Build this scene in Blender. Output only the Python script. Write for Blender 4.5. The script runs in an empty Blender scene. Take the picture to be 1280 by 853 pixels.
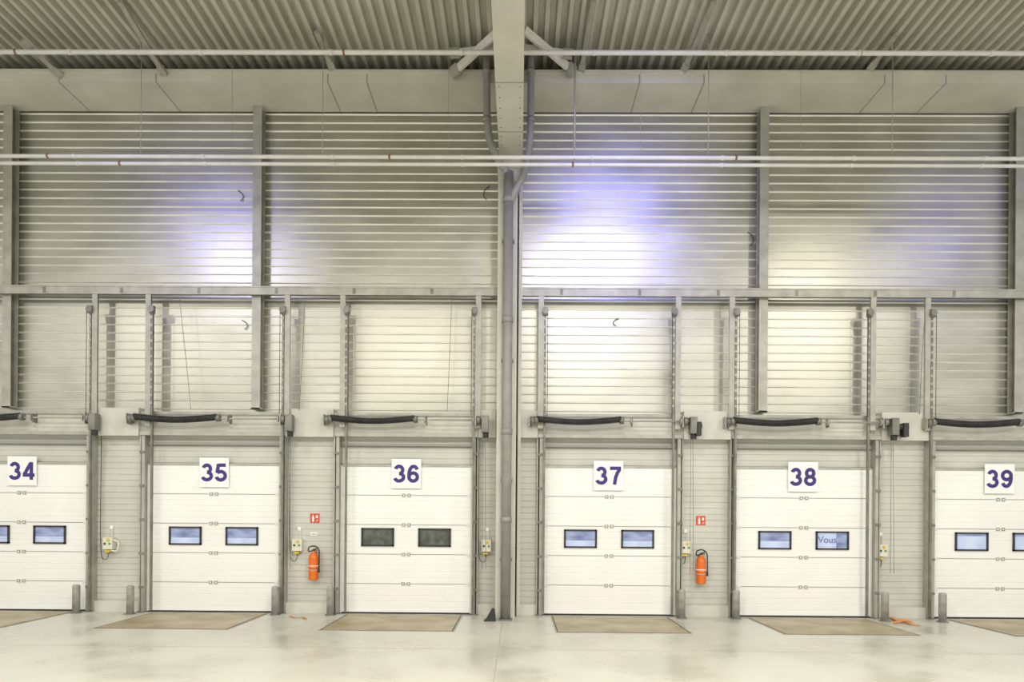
import bpy, bmesh, math, random
from mathutils import Vector, Matrix
random.seed(3)
scene = bpy.context.scene
scene.view_settings.view_transform = 'Standard'

# ------------------------------------------------------------------ camera
H = 2.06; D = 14.2; F = 853.0
cam_d = bpy.data.cameras.new('camera'); cam = bpy.data.objects.new('camera', cam_d)
scene.collection.objects.link(cam); scene.camera = cam
cam_d.sensor_width = 36; cam_d.lens = 24.0; cam_d.shift_y = 218.5/1280
R = Matrix.Rotation(math.radians(0.5),3,'Z') @ Matrix.Rotation(math.radians(90),3,'X') @ Matrix.Rotation(math.radians(0.42),3,'Z')
cam.matrix_world = Matrix.Translation((0,-D,H)) @ R.to_4x4()

def W(px,py,y=0.0):
    """survey: photo measurement -> metres (x,z) on the vertical plane at depth y"""
    d = R @ Vector(((px-640)/F,(645-py)/F,-1))
    t = (y+D)/d.y
    return d.x*t, H+d.z*t
def X(px,py,y=0.0): return W(px,py,y)[0]
def Z(py,y=0.0,px=640): return W(px,py,y)[1]

# ------------------------------------------------------------------ materials
def mat(name,c1,c2=None,scale=3.0,rough=0.6,metal=0.0,bump=0.0,stretch=(1,1,1),emis=None,es=0.0,detail=5,lo=0.35,hi=0.65,rough2=None):
    m = bpy.data.materials.new(name); m.use_nodes=True
    nt=m.node_tree; b=nt.nodes['Principled BSDF']
    b.inputs['Roughness'].default_value=rough; b.inputs['Metallic'].default_value=metal
    c2 = c2 or c1
    tc=nt.nodes.new('ShaderNodeTexCoord'); mp=nt.nodes.new('ShaderNodeMapping')
    mp.inputs['Scale'].default_value=stretch
    n=nt.nodes.new('ShaderNodeTexNoise'); n.inputs['Scale'].default_value=scale; n.inputs['Detail'].default_value=detail
    cr=nt.nodes.new('ShaderNodeValToRGB')
    cr.color_ramp.elements[0].position=lo; cr.color_ramp.elements[1].position=hi
    cr.color_ramp.elements[0].color=(*c1,1); cr.color_ramp.elements[1].color=(*c2,1)
    nt.links.new(tc.outputs['Object'],mp.inputs[0]); nt.links.new(mp.outputs[0],n.inputs['Vector'])
    nt.links.new(n.outputs[0],cr.inputs[0]); nt.links.new(cr.outputs[0],b.inputs['Base Color'])
    if rough2 is not None:
        mr=nt.nodes.new('ShaderNodeMapRange'); mr.inputs[1].default_value=lo; mr.inputs[2].default_value=hi
        mr.inputs[3].default_value=rough; mr.inputs[4].default_value=rough2
        nt.links.new(n.outputs[0],mr.inputs[0]); nt.links.new(mr.outputs[0],b.inputs['Roughness'])
    if bump:
        n2=nt.nodes.new('ShaderNodeTexNoise'); n2.inputs['Scale'].default_value=scale*6; n2.inputs['Detail'].default_value=6
        nt.links.new(mp.outputs[0],n2.inputs['Vector'])
        bp=nt.nodes.new('ShaderNodeBump'); bp.inputs['Strength'].default_value=bump; bp.inputs['Distance'].default_value=0.02
        nt.links.new(n2.outputs[0],bp.inputs['Height']); nt.links.new(bp.outputs[0],b.inputs['Normal'])
    if es:
        if emis is None: nt.links.new(cr.outputs[0],b.inputs['Emission Color'])
        else: b.inputs['Emission Color'].default_value=(*emis,1)
        b.inputs['Emission Strength'].default_value=es
    return m
M={}
M['clad']=mat('galvanised_cladding',(0.42,0.415,0.36),(0.56,0.555,0.495),0.7,0.32,0.88,stretch=(1,1,2.5),rough2=0.43,lo=.3,hi=.7)
M['clad_glint']=mat('cladding_rib_highlight',(0.78,0.775,0.71),(0.66,0.655,0.59),1.5,0.38,0.5)  # same sheet metal, coloured lighter to paint the light caught on the ribs
M['deck']=mat('roof_deck_steel',(0.52,0.515,0.44),(0.62,0.615,0.54),0.8,0.42,0.3)
M['conc']=mat('precast_concrete',(0.52,0.51,0.44),(0.64,0.63,0.555),1.1,0.85,bump=0.12,detail=9,lo=.3,hi=.7)
M['conc_l']=mat('lintel_concrete',(0.54,0.535,0.485),(0.63,0.625,0.57),2.2,0.85,bump=0.1,detail=8)
M['steel']=mat('galvanised_steel',(0.36,0.355,0.315),(0.46,0.455,0.405),4,0.5,0.3)
M['steel_d']=mat('dark_steel',(0.17,0.17,0.155),(0.26,0.26,0.235),4,0.5,0.4)
M['panel']=mat('wall_panel',(0.53,0.53,0.485),(0.61,0.61,0.565),1.2,0.5)
M['white']=mat('door_white',(0.82,0.82,0.81),(0.88,0.88,0.87),0.8,0.42)
M['signw']=mat('sign_white',(0.88,0.88,0.88),None,1,0.5)
M['navy']=mat('number_purple',(0.045,0.025,0.20),None,1,0.6)
M['vous']=mat('lettering_blue',(0.16,0.20,0.42),None,1,0.6)
M['black']=mat('black_rubber',(0.018,0.018,0.02),(0.035,0.035,0.035),6,0.5)
M['gap']=mat('shadow_gap_dark',(0.05,0.05,0.045),None,1,0.8)
M['seam']=mat('panel_joint_grey',(0.31,0.305,0.28),None,1,0.8)
M['glassb']=mat('window_blue_view',(0.15,0.18,0.36),(0.34,0.40,0.60),2.5,0.12,0,emis=None,es=0.2,stretch=(1,1,2.5),detail=2)
M['glassl']=mat('window_lit_view',(0.38,0.46,0.68),(0.50,0.58,0.77),2.5,0.12,0,emis=None,es=0.22,detail=2)
M['glassd']=mat('window_dark_view',(0.06,0.065,0.055),(0.13,0.14,0.12),5,0.1,0,detail=2)
M['floor']=mat('floor_concrete',(0.47,0.465,0.405),(0.60,0.595,0.54),0.9,0.18,bump=0.02,detail=14,rough2=0.36,lo=.34,hi=.58)
M['joint']=mat('floor_joint',(0.36,0.35,0.32),None,1,0.8)
M['rust']=mat('leveller_tread_plate',(0.30,0.235,0.135),(0.47,0.405,0.29),1.5,0.45,0.1,bump=0.12,detail=12)
M['edge']=mat('leveller_edge_steel',(0.42,0.40,0.34),None,3,0.5,0.3)
M['pipe']=mat('pipe_white',(0.72,0.71,0.67),(0.80,0.79,0.75),3,0.4)
M['pvc']=mat('drain_pvc_grey',(0.25,0.245,0.235),(0.31,0.305,0.29),3,0.4)
M['redfit']=mat('copper_fitting',(0.30,0.15,0.09),None,3,0.5)
M['ext']=mat('extinguisher_orange',(0.75,0.15,0.015),(0.82,0.19,0.02),3,0.3)
M['red']=mat('sign_red',(0.68,0.07,0.02),None,3,0.5)
M['boxw']=mat('control_box_ivory',(0.72,0.70,0.60),None,3,0.5)
M['yellow']=mat('button_yellow',(0.70,0.52,0.05),None,3,0.5)
M['green']=mat('button_green',(0.05,0.35,0.1),None,3,0.5)
M['boll']=mat('bollard_grey',(0.27,0.27,0.26),(0.40,0.40,0.37),8,0.6,0.1)
M['strap']=mat('orange_strap',(0.80,0.25,0.03),None,3,0.7)

# ------------------------------------------------------------------ mesh builder
class B:
    def __init__(s,name): s.name=name; s.bm=bmesh.new(); s.mats=[]
    def mi(s,m):
        m=M[m]
        if m not in s.mats: s.mats.append(m)
        return s.mats.index(m)
    def face(s,vs,m,smooth=False):
        try: f=s.bm.faces.new(vs)
        except ValueError: return
        f.material_index=m; f.smooth=smooth
    def box(s,x0,x1,y0,y1,z0,z1,m):
        i=s.mi(m)
        if x0>x1:x0,x1=x1,x0
        if y0>y1:y0,y1=y1,y0
        if z0>z1:z0,z1=z1,z0
        v=[s.bm.verts.new((x,y,z)) for z in(z0,z1) for y in(y0,y1) for x in(x0,x1)]
        for q in((0,2,3,1),(4,5,7,6),(0,1,5,4),(2,6,7,3),(0,4,6,2),(1,3,7,5)):
            s.face([v[k] for k in q],i)
        return s
    def ring(s,c,u,w,r,n): return [s.bm.verts.new(c+u*(math.cos(2*math.pi*k/n)*r)+w*(math.sin(2*math.pi*k/n)*r)) for k in range(n)]
    def tube(s,pts,r,m,n=10,caps=True):
        i=s.mi(m); pts=[Vector(p) for p in pts]
        rs = r if isinstance(r,(list,tuple)) else [r]*len(pts)
        t=(pts[1]-pts[0]).normalized()
        u=t.orthogonal().normalized(); prev=None; first=None
        for k,p in enumerate(pts):
            if k==0: tt=(pts[1]-pts[0])
            elif k==len(pts)-1: tt=pts[-1]-pts[-2]
            else: tt=(pts[k+1]-p).normalized()+(p-pts[k-1]).normalized()
            tt.normalize()
            u=(u-tt*u.dot(tt)).normalized(); w=tt.cross(u)
            rg=s.ring(p,u,w,rs[k],n)
            if prev:
                for j in range(n): s.face([prev[j],prev[(j+1)%n],rg[(j+1)%n],rg[j]],i,True)
            else: first=rg
            prev=rg
        if caps: s.face(list(reversed(first)),i); s.face(prev,i)
        return s
    def lathe(s,prof,c,m,n=20):
        i=s.mi(m); prev=None
        for r,z in prof:
            rg=s.ring(Vector((c[0],c[1],c[2]+z)),Vector((1,0,0)),Vector((0,1,0)),max(r,1e-4),n)
            if prev:
                for j in range(n): s.face([prev[j],prev[(j+1)%n],rg[(j+1)%n],rg[j]],i,True)
            prev=rg
        return s
    def extx(s,prof,x0,x1,m,alt=None,cyc=4,altk=(1,2,3)):
        i=s.mi(m); j=s.mi(alt) if alt else i
        a=[s.bm.verts.new((x0,y,z)) for y,z in prof]; b=[s.bm.verts.new((x1,y,z)) for y,z in prof]
        for k in range(len(prof)-1): s.face([a[k],b[k],b[k+1],a[k+1]],j if (k%cyc) in altk else i)
        return s
    def beam(s,p,q,w,h,m):
        i=s.mi(m); p=Vector(p);q=Vector(q); t=(q-p).normalized()
        u=t.cross(Vector((0,1,0))).normalized(); v=t.cross(u)
        A=[s.bm.verts.new(c+u*a*w/2+v*b*h/2) for c in(p,q) for a,b in((-1,-1),(1,-1),(1,1),(-1,1))]
        for qd in((0,1,2,3),(7,6,5,4),(0,4,5,1),(1,5,6,2),(2,6,7,3),(3,7,4,0)): s.face([A[k] for k in qd],i)
        return s
    def stroke(s,pts,w,y,m,closed=False):
        """flat painted stroke in the x-z plane at depth y"""
        i=s.mi(m); n=len(pts); prev=None; first=None
        for k,(x,z) in enumerate(pts):
            if closed: a=pts[(k-1)%n]; c=pts[(k+1)%n]
            else: a=pts[max(k-1,0)]; c=pts[min(k+1,n-1)]
            dx,dz=c[0]-a[0],c[1]-a[1]; L=math.hypot(dx,dz); nx,nz=-dz/L*w/2,dx/L*w/2
            sc=1.0
            if 0<k<n-1 or closed:
                e=math.hypot(pts[(k+1)%n][0]-x,pts[(k+1)%n][1]-z); 
                if e>1e-6:
                    cs=((pts[(k+1)%n][0]-x)*dx+(pts[(k+1)%n][1]-z)*dz)/(e*L); sc=1/max(cs,0.5)
            r=[s.bm.verts.new((x+nx*sc,y,z+nz*sc)),s.bm.verts.new((x-nx*sc,y,z-nz*sc))]
            if prev: s.face([prev[0],prev[1],r[1],r[0]],i)
            else: first=r
            prev=r
        if closed: s.face([prev[0],prev[1],first[1],first[0]],i)
    def mesh(s,me,mtx,m):
        i=s.mi(m); n0=len(s.bm.faces); v0=len(s.bm.verts)
        s.bm.from_mesh(me); s.bm.verts.ensure_lookup_table(); s.bm.faces.ensure_lookup_table()
        for v in s.bm.verts[v0:]: v.co=mtx@v.co
        for f in s.bm.faces[n0:]: f.material_index=i
        return s
    def done(s,fixn=True,bevel=0):
        if fixn: bmesh.ops.recalc_face_normals(s.bm,faces=s.bm.faces)
        xs=[v.co.x for v in s.bm.verts]; ys=[v.co.y for v in s.bm.verts]; zs=[v.co.z for v in s.bm.verts]
        o=Vector(((min(xs)+max(xs))/2,(min(ys)+max(ys))/2,min(zs)))
        for v in s.bm.verts: v.co-=o
        me=bpy.data.meshes.new(s.name); s.bm.to_mesh(me); s.bm.free()
        for m in s.mats: me.materials.append(m)
        ob=bpy.data.objects.new(s.name,me); ob.location=o; scene.collection.objects.link(ob)
        if bevel:
            md=ob.modifiers.new('bevel','BEVEL'); md.width=bevel; md.segments=2; md.limit_method='ANGLE'
        return ob

def text_mesh(s,size,off=0.0,extr=0.004):
    c=bpy.data.curves.new('t','FONT'); c.body=s; c.size=size; c.offset=off; c.extrude=extr
    c.align_x='CENTER'; c.align_y='CENTER'
    o=bpy.data.objects.new('t',c); scene.collection.objects.link(o)
    dg=bpy.context.evaluated_depsgraph_get(); me=bpy.data.meshes.new_from_object(o.evaluated_get(dg))
    bpy.data.objects.remove(o); return me
ROTX=Matrix.Rotation(math.radians(90),4,'X')
def arc(cx,cz,rx,rz,a0,a1,n=22,closed=False):
    return [(cx+rx*math.cos(math.radians(a0+(a1-a0)*k/(n if closed else n-1))),cz+rz*math.sin(math.radians(a0+(a1-a0)*k/(n if closed else n-1)))) for k in range(n)]
six=[(arc(.35,.315,.235,.225,0,360,28,True),True),(arc(.375,.45,.26,.46,38,205,24),False)]
DIG={'3':[(arc(.34,.705,.20,.205,165,-90),False),(arc(.34,.30,.25,.21,90,-165),False)],
 '4':[([(.50,0),(.50,1)],False),([(.02,.27),(.69,.27)],False),([(.47,.95),(.09,.28)],False)],
 '5':[([(.62,.915),(.19,.915)],False),([(.21,.98),(.13,.47)],False),(arc(.34,.32,.255,.235,140,-165),False)],
 '6':six,
 '7':[([(.04,.915),(.66,.915)],False),([(.60,.88),(.46,.66),(.36,.40),(.30,.0)],False)],
 '8':[(arc(.35,.705,.20,.205,0,360,26,True),True),(arc(.35,.30,.245,.215,0,360,26,True),True)],
 '9':[([(0.70-a,1-c) for a,c in p],cl) for p,cl in six]}

XL,XR,YB=-17,17,-27
CLAD=0.16         # cladding face
ZD=11.05          # roof deck
# ------------------------------------------------------------------ floor
b=B('floor'); b.box(XL,XR,YB,0.45,-0.3,0,'floor')
jx=X(627,800,-1.5)
for x in (jx-10.5,jx,jx+10.5): b.box(x-0.005,x+0.005,YB,-0.7,0,0.0015,'joint')
for y in (-3.7,-9.5): b.box(XL,XR,y-0.005,y+0.005,0,0.0015,'joint')
b.done()

# ------------------------------------------------------------------ ceiling: trapezoidal deck, ribs running away from the wall
b=B('ceiling'); i=b.mi('deck'); pitch=0.21; x=XL; prof=[]
while x<XR:
    prof+=[(x,0),(x+0.075,0),(x+0.10,0.12),(x+0.185,0.12)]; x+=pitch
A=[b.bm.verts.new((px,YB,ZD+pz)) for px,pz in prof]; C=[b.bm.verts.new((px,0.4,ZD+pz)) for px,pz in prof]
for k in range(len(prof)-1): b.face([A[k],A[k+1],C[k+1],C[k]],i)
b.box(XL,XR,YB,0.45,ZD+0.14,ZD+0.3,'deck')
b.done(False)

# ------------------------------------------------------------------ upper wall cladding
lz0=Z(516); 
b=B('wall_back_cladding'); prof=[]; z=lz0-0.1; p=0.178
while z<ZD+0.1:
    prof+=[(CLAD,z),(CLAD,z+p-0.040),(CLAD-0.015,z+p-0.018),(CLAD-0.015,z+p-0.008)]; z+=p
b.extx(prof,XL,XR,'clad','clad_glint',4,(1,2))
b.box(XL,XR,0.3,0.45,lz0-0.1,ZD+0.1,'steel')
b.done()

# ------------------------------------------------------------------ lower wall
doors=[('34',-54,111),('35',186,350),('36',427,589),('37',679,843),('38',919,1088),('39',1165,1333)]
cent=[28,268,508,760.5,1003.5,1249]
plate_y=[589,591,592.5,595,596.5,599]
dxs=[]
for n,l,r in doors: dxs.append((X(l,680),X(r,680)))
DH=3.08
WY=0.07
b=B('wall_back'); prof=[]; z=0.0
while z<lz0-0.3:
    prof+=[(WY,z),(WY,z+0.10),(WY+0.012,z+0.105),(WY+0.012,z+0.12)]; z+=0.125
b.extx(prof,XL,XR,'panel')
b.box(XL,XR,WY+0.03,0.45,0,lz0-0.1,'panel')
lz1=Z(547)
b.box(XL,XR,-0.06,0.3,lz1,lz0-0.03,'conc_l')
b.box(XL,XR,-0.075,-0.06,lz0-0.09,lz0-0.03,'steel')
b.box(XL,XR,-0.066,-0.06,lz0-0.12,lz0-0.09,'seam')
ins=[(doors[k][2],doors[k+1][1]) for k in range(5)]
for k,(l,r) in enumerate(ins):
    xl=X(l+10,530); xr=X(r-8,530)
    if k==2:
        b.box(xl,X(598+22,530),-0.14,0.3,lz1-0.02,lz0+0.02,'conc_l'); b.box(X(651,530),X(672,530),-0.14,0.3,lz1-0.02,lz0+0.02,'conc_l')
    else: b.box(xl,xr,-0.14,0.3,lz1-0.03,lz0+0.03,'conc_l')
    b.box(X(l+8,760),X(r-8,760),-0.03,0.3,0,0.22,'conc_l')
b.done()

# ------------------------------------------------------------------ eave beam
b=B('eave_concrete_beam')
ez=Z(136,0.0); et=Z(88,-0.85)
b.box(XL,XR,-0.85,CLAD-0.03,ez,et,'conc')
b.box(XL,XR,-0.87,-0.85,et-0.06,et,'conc')
for sx in (108,222,424,470,790,866,1078,1150,):
    x=X(sx,136,0)
    b.box(x-0.012,x+0.012,-0.853,CLAD-0.03,ez-0.003,et-0.08,'seam')
b.done()
# main roof beam + column
b=B('roof_concrete_beam')
bx0=X(624,190,-0.6); bx1=X(653.5,190,-0.6); bz=Z(195,-0.6)
b.box(bx0,bx1,YB,-0.87,bz,ZD,'conc')
b.box(bx0,bx1,-0.87,-0.1,bz,ez,'conc')
for y in (-1.45,-2.9): b.box(bx0-0.002,bx1+0.002,y-0.012,y+0.012,bz-0.003,ZD,'seam')
for k in range(7):
    for xx in (bx0+0.06,bx1-0.06): b.box(xx-0.01,xx+0.01,-1.0-k*0.3,-0.98-k*0.3,bz-0.004,bz,'gap')
b.done()
b=B('concrete_column')
cx0=X(621.5,400,-0.6); cx1=X(646,400,-0.6)
b.box(cx0,cx1,-0.6,CLAD,0,bz,'conc')
b.box(cx1+0.03,cx1+0.10,-0.25,CLAD,0.0,bz-0.4,'conc_l')
b.box(cx0-0.02,cx1+0.05,-0.63,0.0,bz-0.25,bz-0.001,'conc')
b.done(bevel=0.015)

# ------------------------------------------------------------------ steel posts + girts (H sections)
gz0=Z(370,-0.2); gz1=Z(359.5,-0.2)
def hpost(px,py=300,w=0.18):
    b=B('steel_post'); x=X(px,py,-0.1); z0=lz0+0.035; z1=ez-0.002
    b.box(x-w/2,x+w/2,-0.10,-0.085,z0,z1,'steel')
    b.box(x-w/2,x+w/2,0.10,0.115,z0,z1,'steel')
    b.box(x-0.007,x+0.007,-0.085,0.10,z0,z1,'steel_d')
    b.box(x-w/2-0.03,x+w/2+0.03,-0.1,0.11,z0-0.03 if False else z0,z0+0.02,'steel')
    b.done()
for px in (9,321,955,1275): hpost(px)
def girt(x0,x1):
    b=B('steel_girt')
    b.box(x0,x1,-0.21,-0.195,gz0,gz1,'steel')
    b.box(x0,x1,-0.195,-0.125,gz0,gz0+0.015,'steel_d')
    b.box(x0,x1,-0.195,-0.125,gz1-0.015,gz1,'steel')
    b.box(x0,x1,-0.22,-0.195,gz1-0.03,gz1,'steel')
    x=x0+0.8
    while x<x1: b.box(x-0.03,x+0.03,-0.217,-0.21,gz0+0.02,gz1-0.04,'steel_d'); x+=1.6
    b.done()
girt(XL,cx0-0.01); girt(cx1+0.11,XR)

# ------------------------------------------------------------------ drain pipes
b=B('drain_pipe')
def P(px,py,y): x,z=W(px,py,y); return (x,y,z)
yb=-0.75
def smooth(pts,it=2):
    pts=[Vector(p) for p in pts]
    for _ in range(it):
        o=[pts[0]]
        for a,c in zip(pts,pts[1:]): o+=[a.lerp(c,.2),a.lerp(c,.8)]
        o.append(pts[-1]); pts=o
    return pts
xp=P(634.5,400,yb)[0]
b.tube([(xp,yb,0.0),(xp,yb,Z(215,yb))],0.098,'pvc',16)
b.tube(smooth([P(608,62,-1.0),P(609,170,-1.0),P(622,200,-0.9),(xp,yb,Z(218,yb))]),0.072,'pvc',14)
b.tube(smooth([P(664,62,-1.0),P(663,178,-1.0),P(657,215,-0.85),P(640,246,-0.76),(xp,yb,Z(262,yb))]),0.068,'pvc',14)
for py in (250,400,540,650,): b.tube([(xp,yb,Z(py,yb)-0.06),(xp,yb,Z(py,yb)+0.06)],0.112,'pvc',16)
for py in (300,450,600,700): b.box(xp-0.12,xp+0.12,-0.76,-0.605,Z(py,yb)-0.02,Z(py,yb)+0.02,'steel_d')
for px in (608.5,663.5):
    for py in (90,150): q=P(px,py,-1.0); b.tube([(q[0],-1.0,q[2]-0.04),(q[0],-1.0,q[2]+0.04)],0.083,'pvc',14)
b.box(xp-0.13,xp+0.13,-0.9,-0.62,0,0.03,'steel_d')
b.done()

# ------------------------------------------------------------------ sprinkler pipes
def hpipe(pyc,y,r,fit,nm='sprinkler_pipe'):
    b=B(nm); z=Z(pyc,y)
    b.tube([(XL,y,z),(XR,y,z)],r,'pipe',10)
    for fx in fit:
        x=X(fx,pyc,y); b.tube([(x-0.02,y,z),(x+0.02,y,z)],r*1.12,'redfit',10); b.tube([(x,y,z),(x,y,z+0.06)],0.009,'redfit',6)
    for kx in range(14):
        x=XL+1.2+kx*2.45; b.tube([(x-0.03,y,z),(x+0.03,y,z)],r*1.2,'pipe',10)
    return b,z
b,z=hpipe(66,-1.5,0.043,(20,430,1075))
for px in (176,403,885,1115):
    x=X(px,66,-1.5); b.tube([(x,-1.5,z),(x,-1.5,ZD)],0.010,'steel',6)
b.done()
b,z=hpipe(197,-1.35,0.036,(60,487,920))
for px in (176,403,718,885,1115):
    x=X(px,197,-1.35); b.tube([(x,-1.35,z-0.05),(x,-1.35,ZD)],0.008 if px!=718 else 0.018,'steel',6)
b.done()
b,z=hpipe(206,-1.25,0.034,(150,716))
for px in (290,560,800,1000): x=X(px,206,-1.25); b.tube([(x,-1.25,z),(x,-1.25,ZD)],0.004,'steel',5)
b.done()

# ------------------------------------------------------------------ roof struts
def strut(p,q,w=0.09,nm='roof_strut'):
    b=B(nm); b.beam(p,q,w,0.06,'pipe' if w>0.1 else 'steel')
    d=(Vector(q)-Vector(p)).normalized()
    b.beam(Vector(p)-d*0.02,Vector(p)+d*0.16,w*1.5,0.08,'steel'); b.done()
strut(P(566,92,-0.95),P(620,42,-1.62),0.14,'wind_brace'); strut(P(717,90,-0.95),P(656,38,-1.66),0.14,'wind_brace')
strut(P(714,68,-1.25),P(656,60,-1.3),0.11,'wind_brace'); strut(P(564,67,-1.25),P(618,60,-1.3),0.11,'wind_brace')
for a,c,d,e in ((205,92,150,2),(75,95,28,50),(415,86,395,40),(855,88,893,3),(1088,86,1120,44),(727,88,742,2)):
    strut(P(a,c,-0.87),P(d,e,-1.65 if e>30 else -2.35),0.085)

# ------------------------------------------------------------------ loose cables on the cladding
for px,py,L,s in ((297,238,0.22,1),(612,232,0.3,-1),(935,290,0.28,1),(302,400,0.2,1),(774,398,0.16,-1)):
    b=B('loose_cable_end'); x,z=W(px,py,0.12)
    b.tube(smooth([(x,CLAD-0.02,z),(x+s*0.10,CLAD-0.04,z-L*0.3),(x+s*0.13,CLAD-0.03,z-L*0.7),(x+s*0.06,CLAD-0.03,z-L)]),0.008,'gap',6); b.done()
for px,p0,p1,dx in ((240,375,508,-0.25),(375,380,512,0.1),(1150,385,515,0.1),(560,372,512,0.08)):
    b=B('hanging_rope'); x,z=W(px,p0,-0.15); x1_,z1_=W(px,p1,-0.1)
    b.tube(smooth([(x+dx,-0.16,z),(x+dx*0.5,-0.13,(z+z1_)/2-0.1),(x,-0.155,lz0+0.0)]),0.006,'steel_d',5); b.done()

# ------------------------------------------------------------------ doors
for k,(n,l,r) in enumerate(doors):
    x0,x1=dxs[k]; xc=(x0+x1)/2
    b=B('loading_dock_door')
    fy=-0.02; prof=[(fy+0.05,0.012)]; ph=(DH-0.012)/5
    for s in range(5):
        z0=0.012+s*ph
        prof+=[(fy+0.012,z0),(fy,z0+0.008)]
        nr=5
        for q in range(1,nr):
            zz=z0+ph*q/nr
            prof+=[(fy,zz-0.008),(fy+0.006,zz-0.004),(fy+0.006,zz+0.004),(fy,zz+0.008)]
        prof+=[(fy,z0+ph-0.008),(fy+0.012,z0+ph)]
    prof+=[(fy+0.05,DH)]
    b.extx(prof,x0,x1,'white'); b.box(x0,x1,fy+0.02,fy+0.055,0.012,DH,'white')
    b.box(x0,x1,fy-0.004,fy+0.04,0,0.035,'black')
    b.box(x0,x1,fy-0.012,fy+0.03,DH-0.02,DH+0.02,'steel')
    for xx in (x0,x1): b.box(xx-0.02,xx+0.02,fy-0.008,fy+0.03,0.02,DH,'pipe')
    for s in range(1,5):
        z=0.012+s*ph
        b.box(x0,x1,fy-0.001,fy+0.01,z-0.006,z+0.006,'seam')
        for dx in (-0.055,0.055):
            b.box(xc+dx-0.040,xc+dx+0.040,fy-0.014,fy,z-0.04,z+0.04,'pipe')
            b.box(xc+dx-0.032,xc+dx+0.032,fy-0.017,fy-0.012,z-0.03,z+0.03,'steel_d')
            b.box(xc+dx-0.018,xc+dx+0.018,fy-0.019,fy-0.012,z-0.018,z+0.018,'pipe')
        for xx in (x0+0.06,x1-0.06): b.box(xx-0.04,xx+0.04,fy-0.014,fy,z-0.03,z+0.03,'pipe')
    zc=Z(673); ww,wh=0.335,0.19; g='glassd' if n=='36' else 'glassb'
    for sx in (-0.592,0.592):
        x=xc+sx; t=0.032
        b.box(x-ww,x+ww,fy-0.008,fy+0.01,zc-wh,zc+wh,g)
        b.box(x-ww-0.005,x+ww+0.005,fy-0.028,fy,zc+wh-t,zc+wh,'black'); b.box(x-ww-0.005,x+ww+0.005,fy-0.028,fy,zc-wh,zc-wh+t,'black')
        b.box(x-ww-0.005,x-ww+t,fy-0.028,fy,zc-wh,zc+wh,'black'); b.box(x+ww-t,x+ww+0.005,fy-0.028,fy,zc-wh,zc+wh,'black')
    if n in('34','39','37','35'):
        for sx in (-0.592,0.592):
            x=xc+sx; b.box(x-ww+0.03,x+ww-0.03,fy-0.0095,fy-0.008,zc-wh+0.03,zc-wh+(0.30 if n=='39' else 0.15),'glassl')
    if n=='38':
        x=xc+0.592
        b.box(x-ww+0.03,x+ww*0.25,fy-0.0095,fy-0.008,zc-wh+0.03,zc+wh-0.03,'glassl')
        me=text_mesh('Vous',0.19,0.003,0.001)
        b.mesh(me,Matrix.Translation((x-0.1,fy-0.0115,zc+0.01))@ROTX,'vous')
        x=xc-0.592; b.box(x-ww+0.03,x+ww-0.03,fy-0.0095,fy-0.008,zc-wh+0.03,zc-wh+0.17,'glassl')
    b.done()
    # number sign
    b=B('dock_number_sign'); px=cent[k]; cx,cz=W(px,plate_y[k],-0.05)
    b.box(cx-0.305,cx+0.305,-0.06,-0.045,cz-0.305,cz+0.305,'signw')
    hh=0.37; 
    for q,ch in enumerate(n):
        ox=cx+(-0.275 if q==0 else 0.014); oz=cz-hh/2
        for sk,(pts,cl) in enumerate(DIG[ch]):
            b.stroke([(ox+px_*hh,oz+pz_*hh) for px_,pz_ in pts],0.20*hh,-0.0615-0.0004*sk,'navy',cl)
    for xx in (-0.27,0.27):
        b.box(cx+xx-0.01,cx+xx+0.01,-0.045,-0.033,cz-0.29,cz+0.29,'steel')
    b.done(False)

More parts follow.
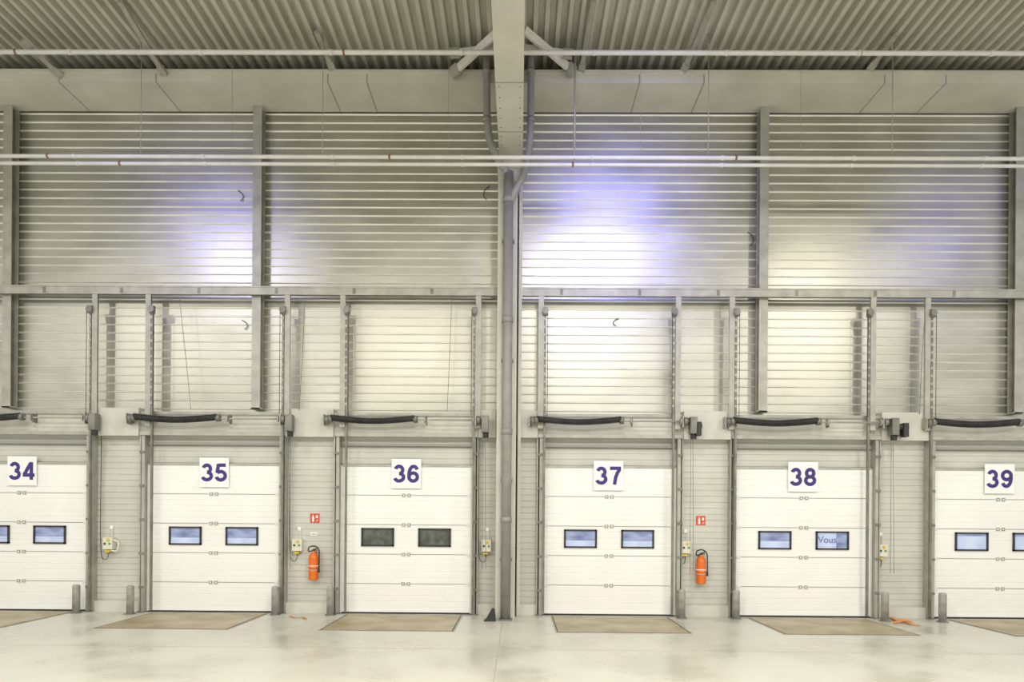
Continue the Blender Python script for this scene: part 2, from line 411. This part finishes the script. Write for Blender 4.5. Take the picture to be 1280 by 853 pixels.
# ------------------------------------------------------------------ door tracks, springs, motors
trk=[(-62,120),(186.5,360),(429,598),(676,847),(914,1090),(1158,1342)]
topz=gz0-0.002
for k,(l,r) in enumerate(trk):
    x0,x1=dxs[k]
    for side,px in ((-1,l),(1,r)):
        b=B('vertical_lift_track')
        x=X(px,450,-0.15)
        b.box(x-0.055,x+0.055,-0.20,-0.19,lz0-0.35,topz,'steel')
        b.box(x-0.055,x-0.045,-0.19,-0.15,lz0-0.35,topz,'steel'); b.box(x+0.045,x+0.055,-0.19,-0.15,lz0-0.35,topz,'steel_d')
        xr=x-side*0.085
        b.box(xr-0.02,xr+0.02,-0.20,-0.15,0.05,topz-0.3,'steel_d')
        z=lz0+0.1
        while z<topz-0.4: b.box(xr-0.03,xr+0.012,-0.212,-0.2,z,z+0.05,'steel'); z+=0.16
        b.box(xr-0.05,xr+0.05,-0.24,-0.16,topz-0.4,topz-0.24,'steel_d')
        b.tube([(xr,-0.27,topz-0.32),(xr,-0.24,topz-0.32)],0.065,'steel_d',14)
        b.tube([(xr-side*0.05,-0.25,topz-0.32),(xr-side*0.05,-0.25,lz0-0.1)],0.006,'gap',5)
        xe = x0 if side<0 else x1
        b.box(xe+side*0.025,xe+side*0.09,-0.13,WY-0.002,0,lz1+0.0,'steel')
        b.box(xe+side*0.09,xe+side*0.12,-0.07,WY-0.002,0,lz1,'gap')
        b.box(xe+side*0.12,xe+side*0.145,-0.10,WY-0.002,0,lz1,'steel')
        b.box(xe+side*0.025,xe+side*0.17,-0.15,-0.10,0,0.02,'steel_d')
        for z in (0.5,1.2,1.9,2.6,3.3): b.box(xe+side*0.025,xe+side*0.13,-0.145,-0.13,z,z+0.05,'steel_d')
        b.done()
    b=B('torsion_spring_shaft')
    xa=x0-0.25; xb=x1+0.15; sz=Z(526,-0.25); sy=-0.27
    b.box(x0-0.12,x1+0.12,-0.16,-0.145,lz1-0.02,lz1+0.05,'steel')
    b.box(x0,x1,-0.02,WY-0.002,lz1-0.20,lz1-0.15,'seam')
    b.tube([(xa,sy,sz),(xb+0.1,sy,sz)],0.018,'steel',8)
    xs0=x0-0.16; xs1=xs0+1.72
    pts=[];core=[];turn=46
    for q in range(turn*8+1):
        u=q/(turn*8); a=q/8*2*math.pi; xx=xs0+(xs1-xs0)*u
        zz=sz+0.03-0.06*math.sin(math.pi*u)
        pts.append((xx,sy-0.03+0.055*math.cos(a),zz+0.055*math.sin(a)))
        if q%16==0: core.append((xx,sy-0.03,zz))
    b.tube(pts,0.017,'black',5)
    b.tube(core,0.05,'black',10)
    for xx in (xs0-0.02,xs1+0.0): b.tube([(xx-0.03,sy-0.02,sz+0.01),(xx+0.05,sy-0.02,sz+0.01)],0.075,'steel_d',12)
    for xx in (xs0-0.12,xs1+0.20,xb-0.1):
        b.tube([(xx-0.012,sy,sz),(xx+0.012,sy,sz)],0.07,'steel',14)
        b.box(xx+0.02,xx+0.035,sy-0.03,-0.145,sz-0.10,sz+0.08,'steel_d')
    for xx in (xa,xb):
        b.tube([(xx-0.04,sy,sz),(xx+0.04,sy,sz)],0.085,'steel_d',16); b.box(xx-0.07,xx-0.05,sy-0.05,-0.145,sz-0.12,sz+0.10,'steel')
    b.done()
    b=B('door_motor')
    xm=x1+0.30; w2={3:0.16,4:0.27}.get(k,0)
    b.box(xm-0.08,xm+0.06,-0.40,-0.21,sz-0.26,sz+0.08,'steel_d')
    b.tube([(xm+0.0,-0.30,sz-0.36),(xm+0.0,-0.30,sz+0.02)],0.06,'black',14)
    if w2:
        b.tube([(xm,-0.30,sz-0.10),(xm+w2,-0.30,sz-0.10)],0.075,'black',14); b.box(xm+w2-0.12,xm+w2-0.02,-0.4,-0.26,sz-0.30,sz-0.02,'black')
        b.box(xm+0.02,xm+w2-0.02,-0.22,-0.15,sz-0.26,sz-0.04,'steel_d')
    b.tube([(xm-0.05,-0.3,sz-0.26),(xm-0.05,-0.3,0.95)],0.006,'steel_d',5); b.tube([(xm-0.01,-0.3,sz-0.35),(xm+0.02,-0.3,0.95)],0.006,'steel_d',5)
    b.done(bevel=0.008)

# ------------------------------------------------------------------ control boxes
for px,py in ((136,681),(372,683),(608,684),(857,686),(1102,690)):
    b=B('door_control_box'); x,z=W(px,py,-0.02); y1=WY-0.002
    b.box(x-0.10,x+0.10,-0.07,y1,z-0.10,z+0.15,'boxw')
    b.tube([(x+0.02,-0.095,z+0.10),(x+0.02,-0.07,z+0.10)],0.03,'yellow',12)
    b.tube([(x-0.05,-0.09,z+0.02),(x-0.05,-0.07,z+0.02)],0.022,'black',10); b.tube([(x+0.05,-0.09,z+0.02),(x+0.05,-0.07,z+0.02)],0.022,'green',10)
    b.box(x-0.07,x+0.03,-0.04,y1,z-0.16,z-0.11,'yellow')
    b.tube(smooth([(x,0.0,z-0.16),(x-0.02,-0.04,z-0.32),(x-0.14,-0.03,z-0.30),(x-0.17,-0.03,z+0.1),(x-0.17,-0.02,lz1)]),0.008,'gap',6)
    b.box(x-0.02,x+0.05,y1-0.02,y1,z+0.32,z+0.40,'signw')
    b.tube([(x+0.04,0.03,z+0.15),(x+0.04,0.03,z+0.34)],0.01,'boxw',6)
    if px==136: b.tube(smooth([(x+0.1,-0.02,z+0.1),(x+0.24,-0.05,z+0.05),(x+0.2,-0.05,z-0.15),(x+0.05,-0.03,z-0.12)]),0.018,'boxw',8)
    b.done(bevel=0.006)

# ------------------------------------------------------------------ fire extinguishers and signs
for px,pb,pt,sx,sy0 in ((392,725,684,393.5,648),(876,730,688,876,651)):
    b=B('fire_extinguisher'); y=-0.07; x,zb=W(px,pb,y)
    r=0.10
    b.lathe([(0.0,0.0),(r*.9,0.0),(r,0.02),(r,0.44),(r*.93,0.49),(r*.65,0.54),(0.035,0.565),(0.03,0.60),(0,0.60)],(x,y,zb),'ext',24)
    b.tube([(x,y,zb+0.56),(x,y,zb+0.62)],0.028,'black',10)
    b.box(x-0.03,x+0.08,y-0.02,y+0.02,zb+0.605,zb+0.625,'black'); b.beam((x-0.02,y,zb+0.62),(x+0.09,y,zb+0.66),0.02,0.03,'black')
    b.tube(smooth([(x-0.02,y,zb+0.60),(x-0.11,y-0.02,zb+0.58),(x-0.10,y-0.02,zb+0.68),(x+0.02,y-0.02,zb+0.71),(x+0.12,y-0.02,zb+0.64),(x+0.125,y-0.03,zb+0.45),(x+0.12,y-0.04,zb+0.25)]),0.013,'black',8)
    b.tube([(x+0.12,y-0.04,zb+0.27),(x+0.12,y-0.04,zb+0.16)],[0.015,0.024],'black',8)
    b.tube([(x,y,zb+0.20),(x,y,zb+0.30)],r+0.002,'signw',24)
    b.tube([(x,y,zb+0.215),(x,y,zb+0.285)],r+0.003,'ext',24)
    b.box(x-0.03,x+0.03,y+0.06,WY-0.002,zb+0.28,zb+0.58,'steel_d')
    b.done()
    b=B('fire_extinguisher_sign'); x,z=W(sx,sy0,0.05)
    b.box(x-0.095,x+0.095,WY-0.015,WY-0.001,z-0.095,z+0.095,'red')
    yy=WY-0.018
    b.box(x-0.055,x-0.015,yy,WY-0.015,z-0.075,z+0.035,'signw'); b.box(x-0.045,x-0.025,yy,WY-0.015,z+0.035,z+0.07,'signw')
    b.box(x+0.025,x+0.065,yy,WY-0.015,z+0.0,z+0.06,'signw')
    b.beam((x+0.03,yy-0.001,z-0.07),(x+0.07,yy-0.001,z-0.035),0.012,0.003,'signw')
    b.done()
b=B('wall_notice'); x,z=W(392,668,0.05); b.box(x-0.07,x+0.07,WY-0.01,WY-0.001,z-0.035,z+0.035,'signw'); b.box(x-0.05,x+0.05,WY-0.013,WY-0.01,z-0.01,z+0.008,'seam'); b.done()

# ------------------------------------------------------------------ bollards
for px,pb in ((95.5,766),(163,768),(344,769),(413,769),(852,773),(920,774),(1106,777),(1178,778)):
    b=B('steel_bollard')
    d=R@Vector(((px-640)/F,(645-pb)/F,-1)); t=-H/d.z; y=min(-D+d.y*t,-0.30)
    x=X(px,pb-15,y)
    b.lathe([(0,0),(0.072,0),(0.072,0.54),(0.066,0.57),(0.045,0.585),(0,0.588)],(x,y,0),'boll',20)
    b.lathe([(0.0,0.0),(0.11,0.0),(0.11,0.012),(0.07,0.014)],(x,y,0),'steel_d',16)
    b.done()

# ------------------------------------------------------------------ dock levellers
for k,(x0,x1) in enumerate(dxs):
    xc=(x0+x1)/2; w=1.16; b=B('dock_leveler')
    b.box(xc-w-0.05,xc+w+0.05,-2.15,-0.18,0,0.006,'edge')
    b.box(xc-w,xc+w,-2.11,-0.52,0.006,0.010,'rust'); b.box(xc-w,xc+w,-0.50,-0.2,0.006,0.010,'rust')
    for s in (-1,1): b.box(xc+s*(w+0.005),xc+s*(w+0.02),-2.14,-0.2,0.006,0.009,'gap')
    b.box(xc-w,xc+w,-2.13,-2.12,0.006,0.009,'gap')
    b.done()

# ------------------------------------------------------------------ small floor things
def fl(px,py,z=0.02):
    d=R@Vector(((px-640)/F,(645-py)/F,-1)); t=(z-H)/d.z; return (d.x*t,-D+d.y*t,z)
def ribbon(b,pts,w,m):
    pts=smooth(pts,2); i=b.mi(m); prev=None
    for k,p in enumerate(pts):
        q=pts[min(k+1,len(pts)-1)]-pts[max(k-1,0)]; n=Vector((-q.y,q.x,0)).normalized()*w/2
        r=[b.bm.verts.new(p+n),b.bm.verts.new(p-n),]
        if prev: b.face([prev[0],prev[1],r[1],r[0]],i)
        prev=r
b=B('orange_strap')
ribbon(b,[fl(1114,772),fl(1120,775,.04),fl(1128,777),fl(1140,780,.03),fl(1150,782)],0.09,'strap')
ribbon(b,[fl(1116,779),fl(1130,776,.05),fl(1140,777),fl(1122,773,.04)],0.09,'strap'); b.done(False)
b=B('orange_strap'); ribbon(b,[fl(362,770),fl(370,772,.03),fl(378,771),fl(383,774,.02)],0.05,'strap'); b.done(False)
b=B('black_wheel_chock'); x,z=W(612,770,-0.85); i=b.mi('black')
pr=[(-0.12,0),(0.12,0),(0.12,0.05),(0.10,0.24),(0.05,0.25),(-0.06,0.06)]
A=[b.bm.verts.new((x+p,-0.95,q)) for p,q in pr]; C=[b.bm.verts.new((x+p,-0.80,q)) for p,q in pr]
b.face(A,i); b.face(list(reversed(C)),i)
for k in range(6): b.face([A[k],C[k],C[(k+1)%6],A[(k+1)%6]],i)
b.done(bevel=0.01)

# ------------------------------------------------------------------ lamps
def lamp(x,y,z,power,col=(1,0.96,0.86),size=0.5):
    b=B('high_bay_lamp')
    b.lathe([(0.30,0.0),(0.29,0.03),(0.16,0.22),(0.09,0.26),(0.09,0.45),(0.0,0.46)],(x,y,z),'steel_d',24)
    b.tube([(x,y,z+0.45),(x,y,ZD)],0.012,'steel',6); b.done()
    l=bpy.data.lights.new('high_bay_light','AREA'); l.shape='DISK'; l.size=size; l.energy=power; l.color=col
    o=bpy.data.objects.new('high_bay_light',l); o.location=(x,y,z+0.01); scene.collection.objects.link(o)
for x in (-14.5,-4.4,3.0,11.9): lamp(x,-13,9.4,680)
for x in (-8.6,1.0,8.8): lamp(x,-7.2,9.7,230)
for x in (-10,1.5,10): lamp(x,-20,9.4,650)
def spot(x,y,z,tx,tz,e,ang,r=0.6):  # unseen spots added to put the violet glow on the cladding
    l=bpy.data.lights.new('added_violet_spot','SPOT'); l.energy=e; l.color=(0.30,0.30,1.0); l.spot_size=math.radians(ang); l.spot_blend=1; l.shadow_soft_size=r
    o=bpy.data.objects.new('added_violet_spot',l); o.location=(x,y,z); scene.collection.objects.link(o)
    o.rotation_euler=(Vector((tx,0,tz))-Vector((x,y,z))).to_track_quat('-Z','Y').to_euler()
spot(2.4,-5.4,9.9,2.2,7.9,900,68,1.1)
spot(-8.2,-5.4,9.9,-7.0,7.7,330,62,1.1)
spot(11.5,-5.4,9.9,10.0,7.9,150,60,1.0)

w=bpy.data.worlds.new('world'); scene.world=w; w.use_nodes=True
w.node_tree.nodes['Background'].inputs[0].default_value=(1.0,0.98,0.915,1); w.node_tree.nodes['Background'].inputs[1].default_value=0.86
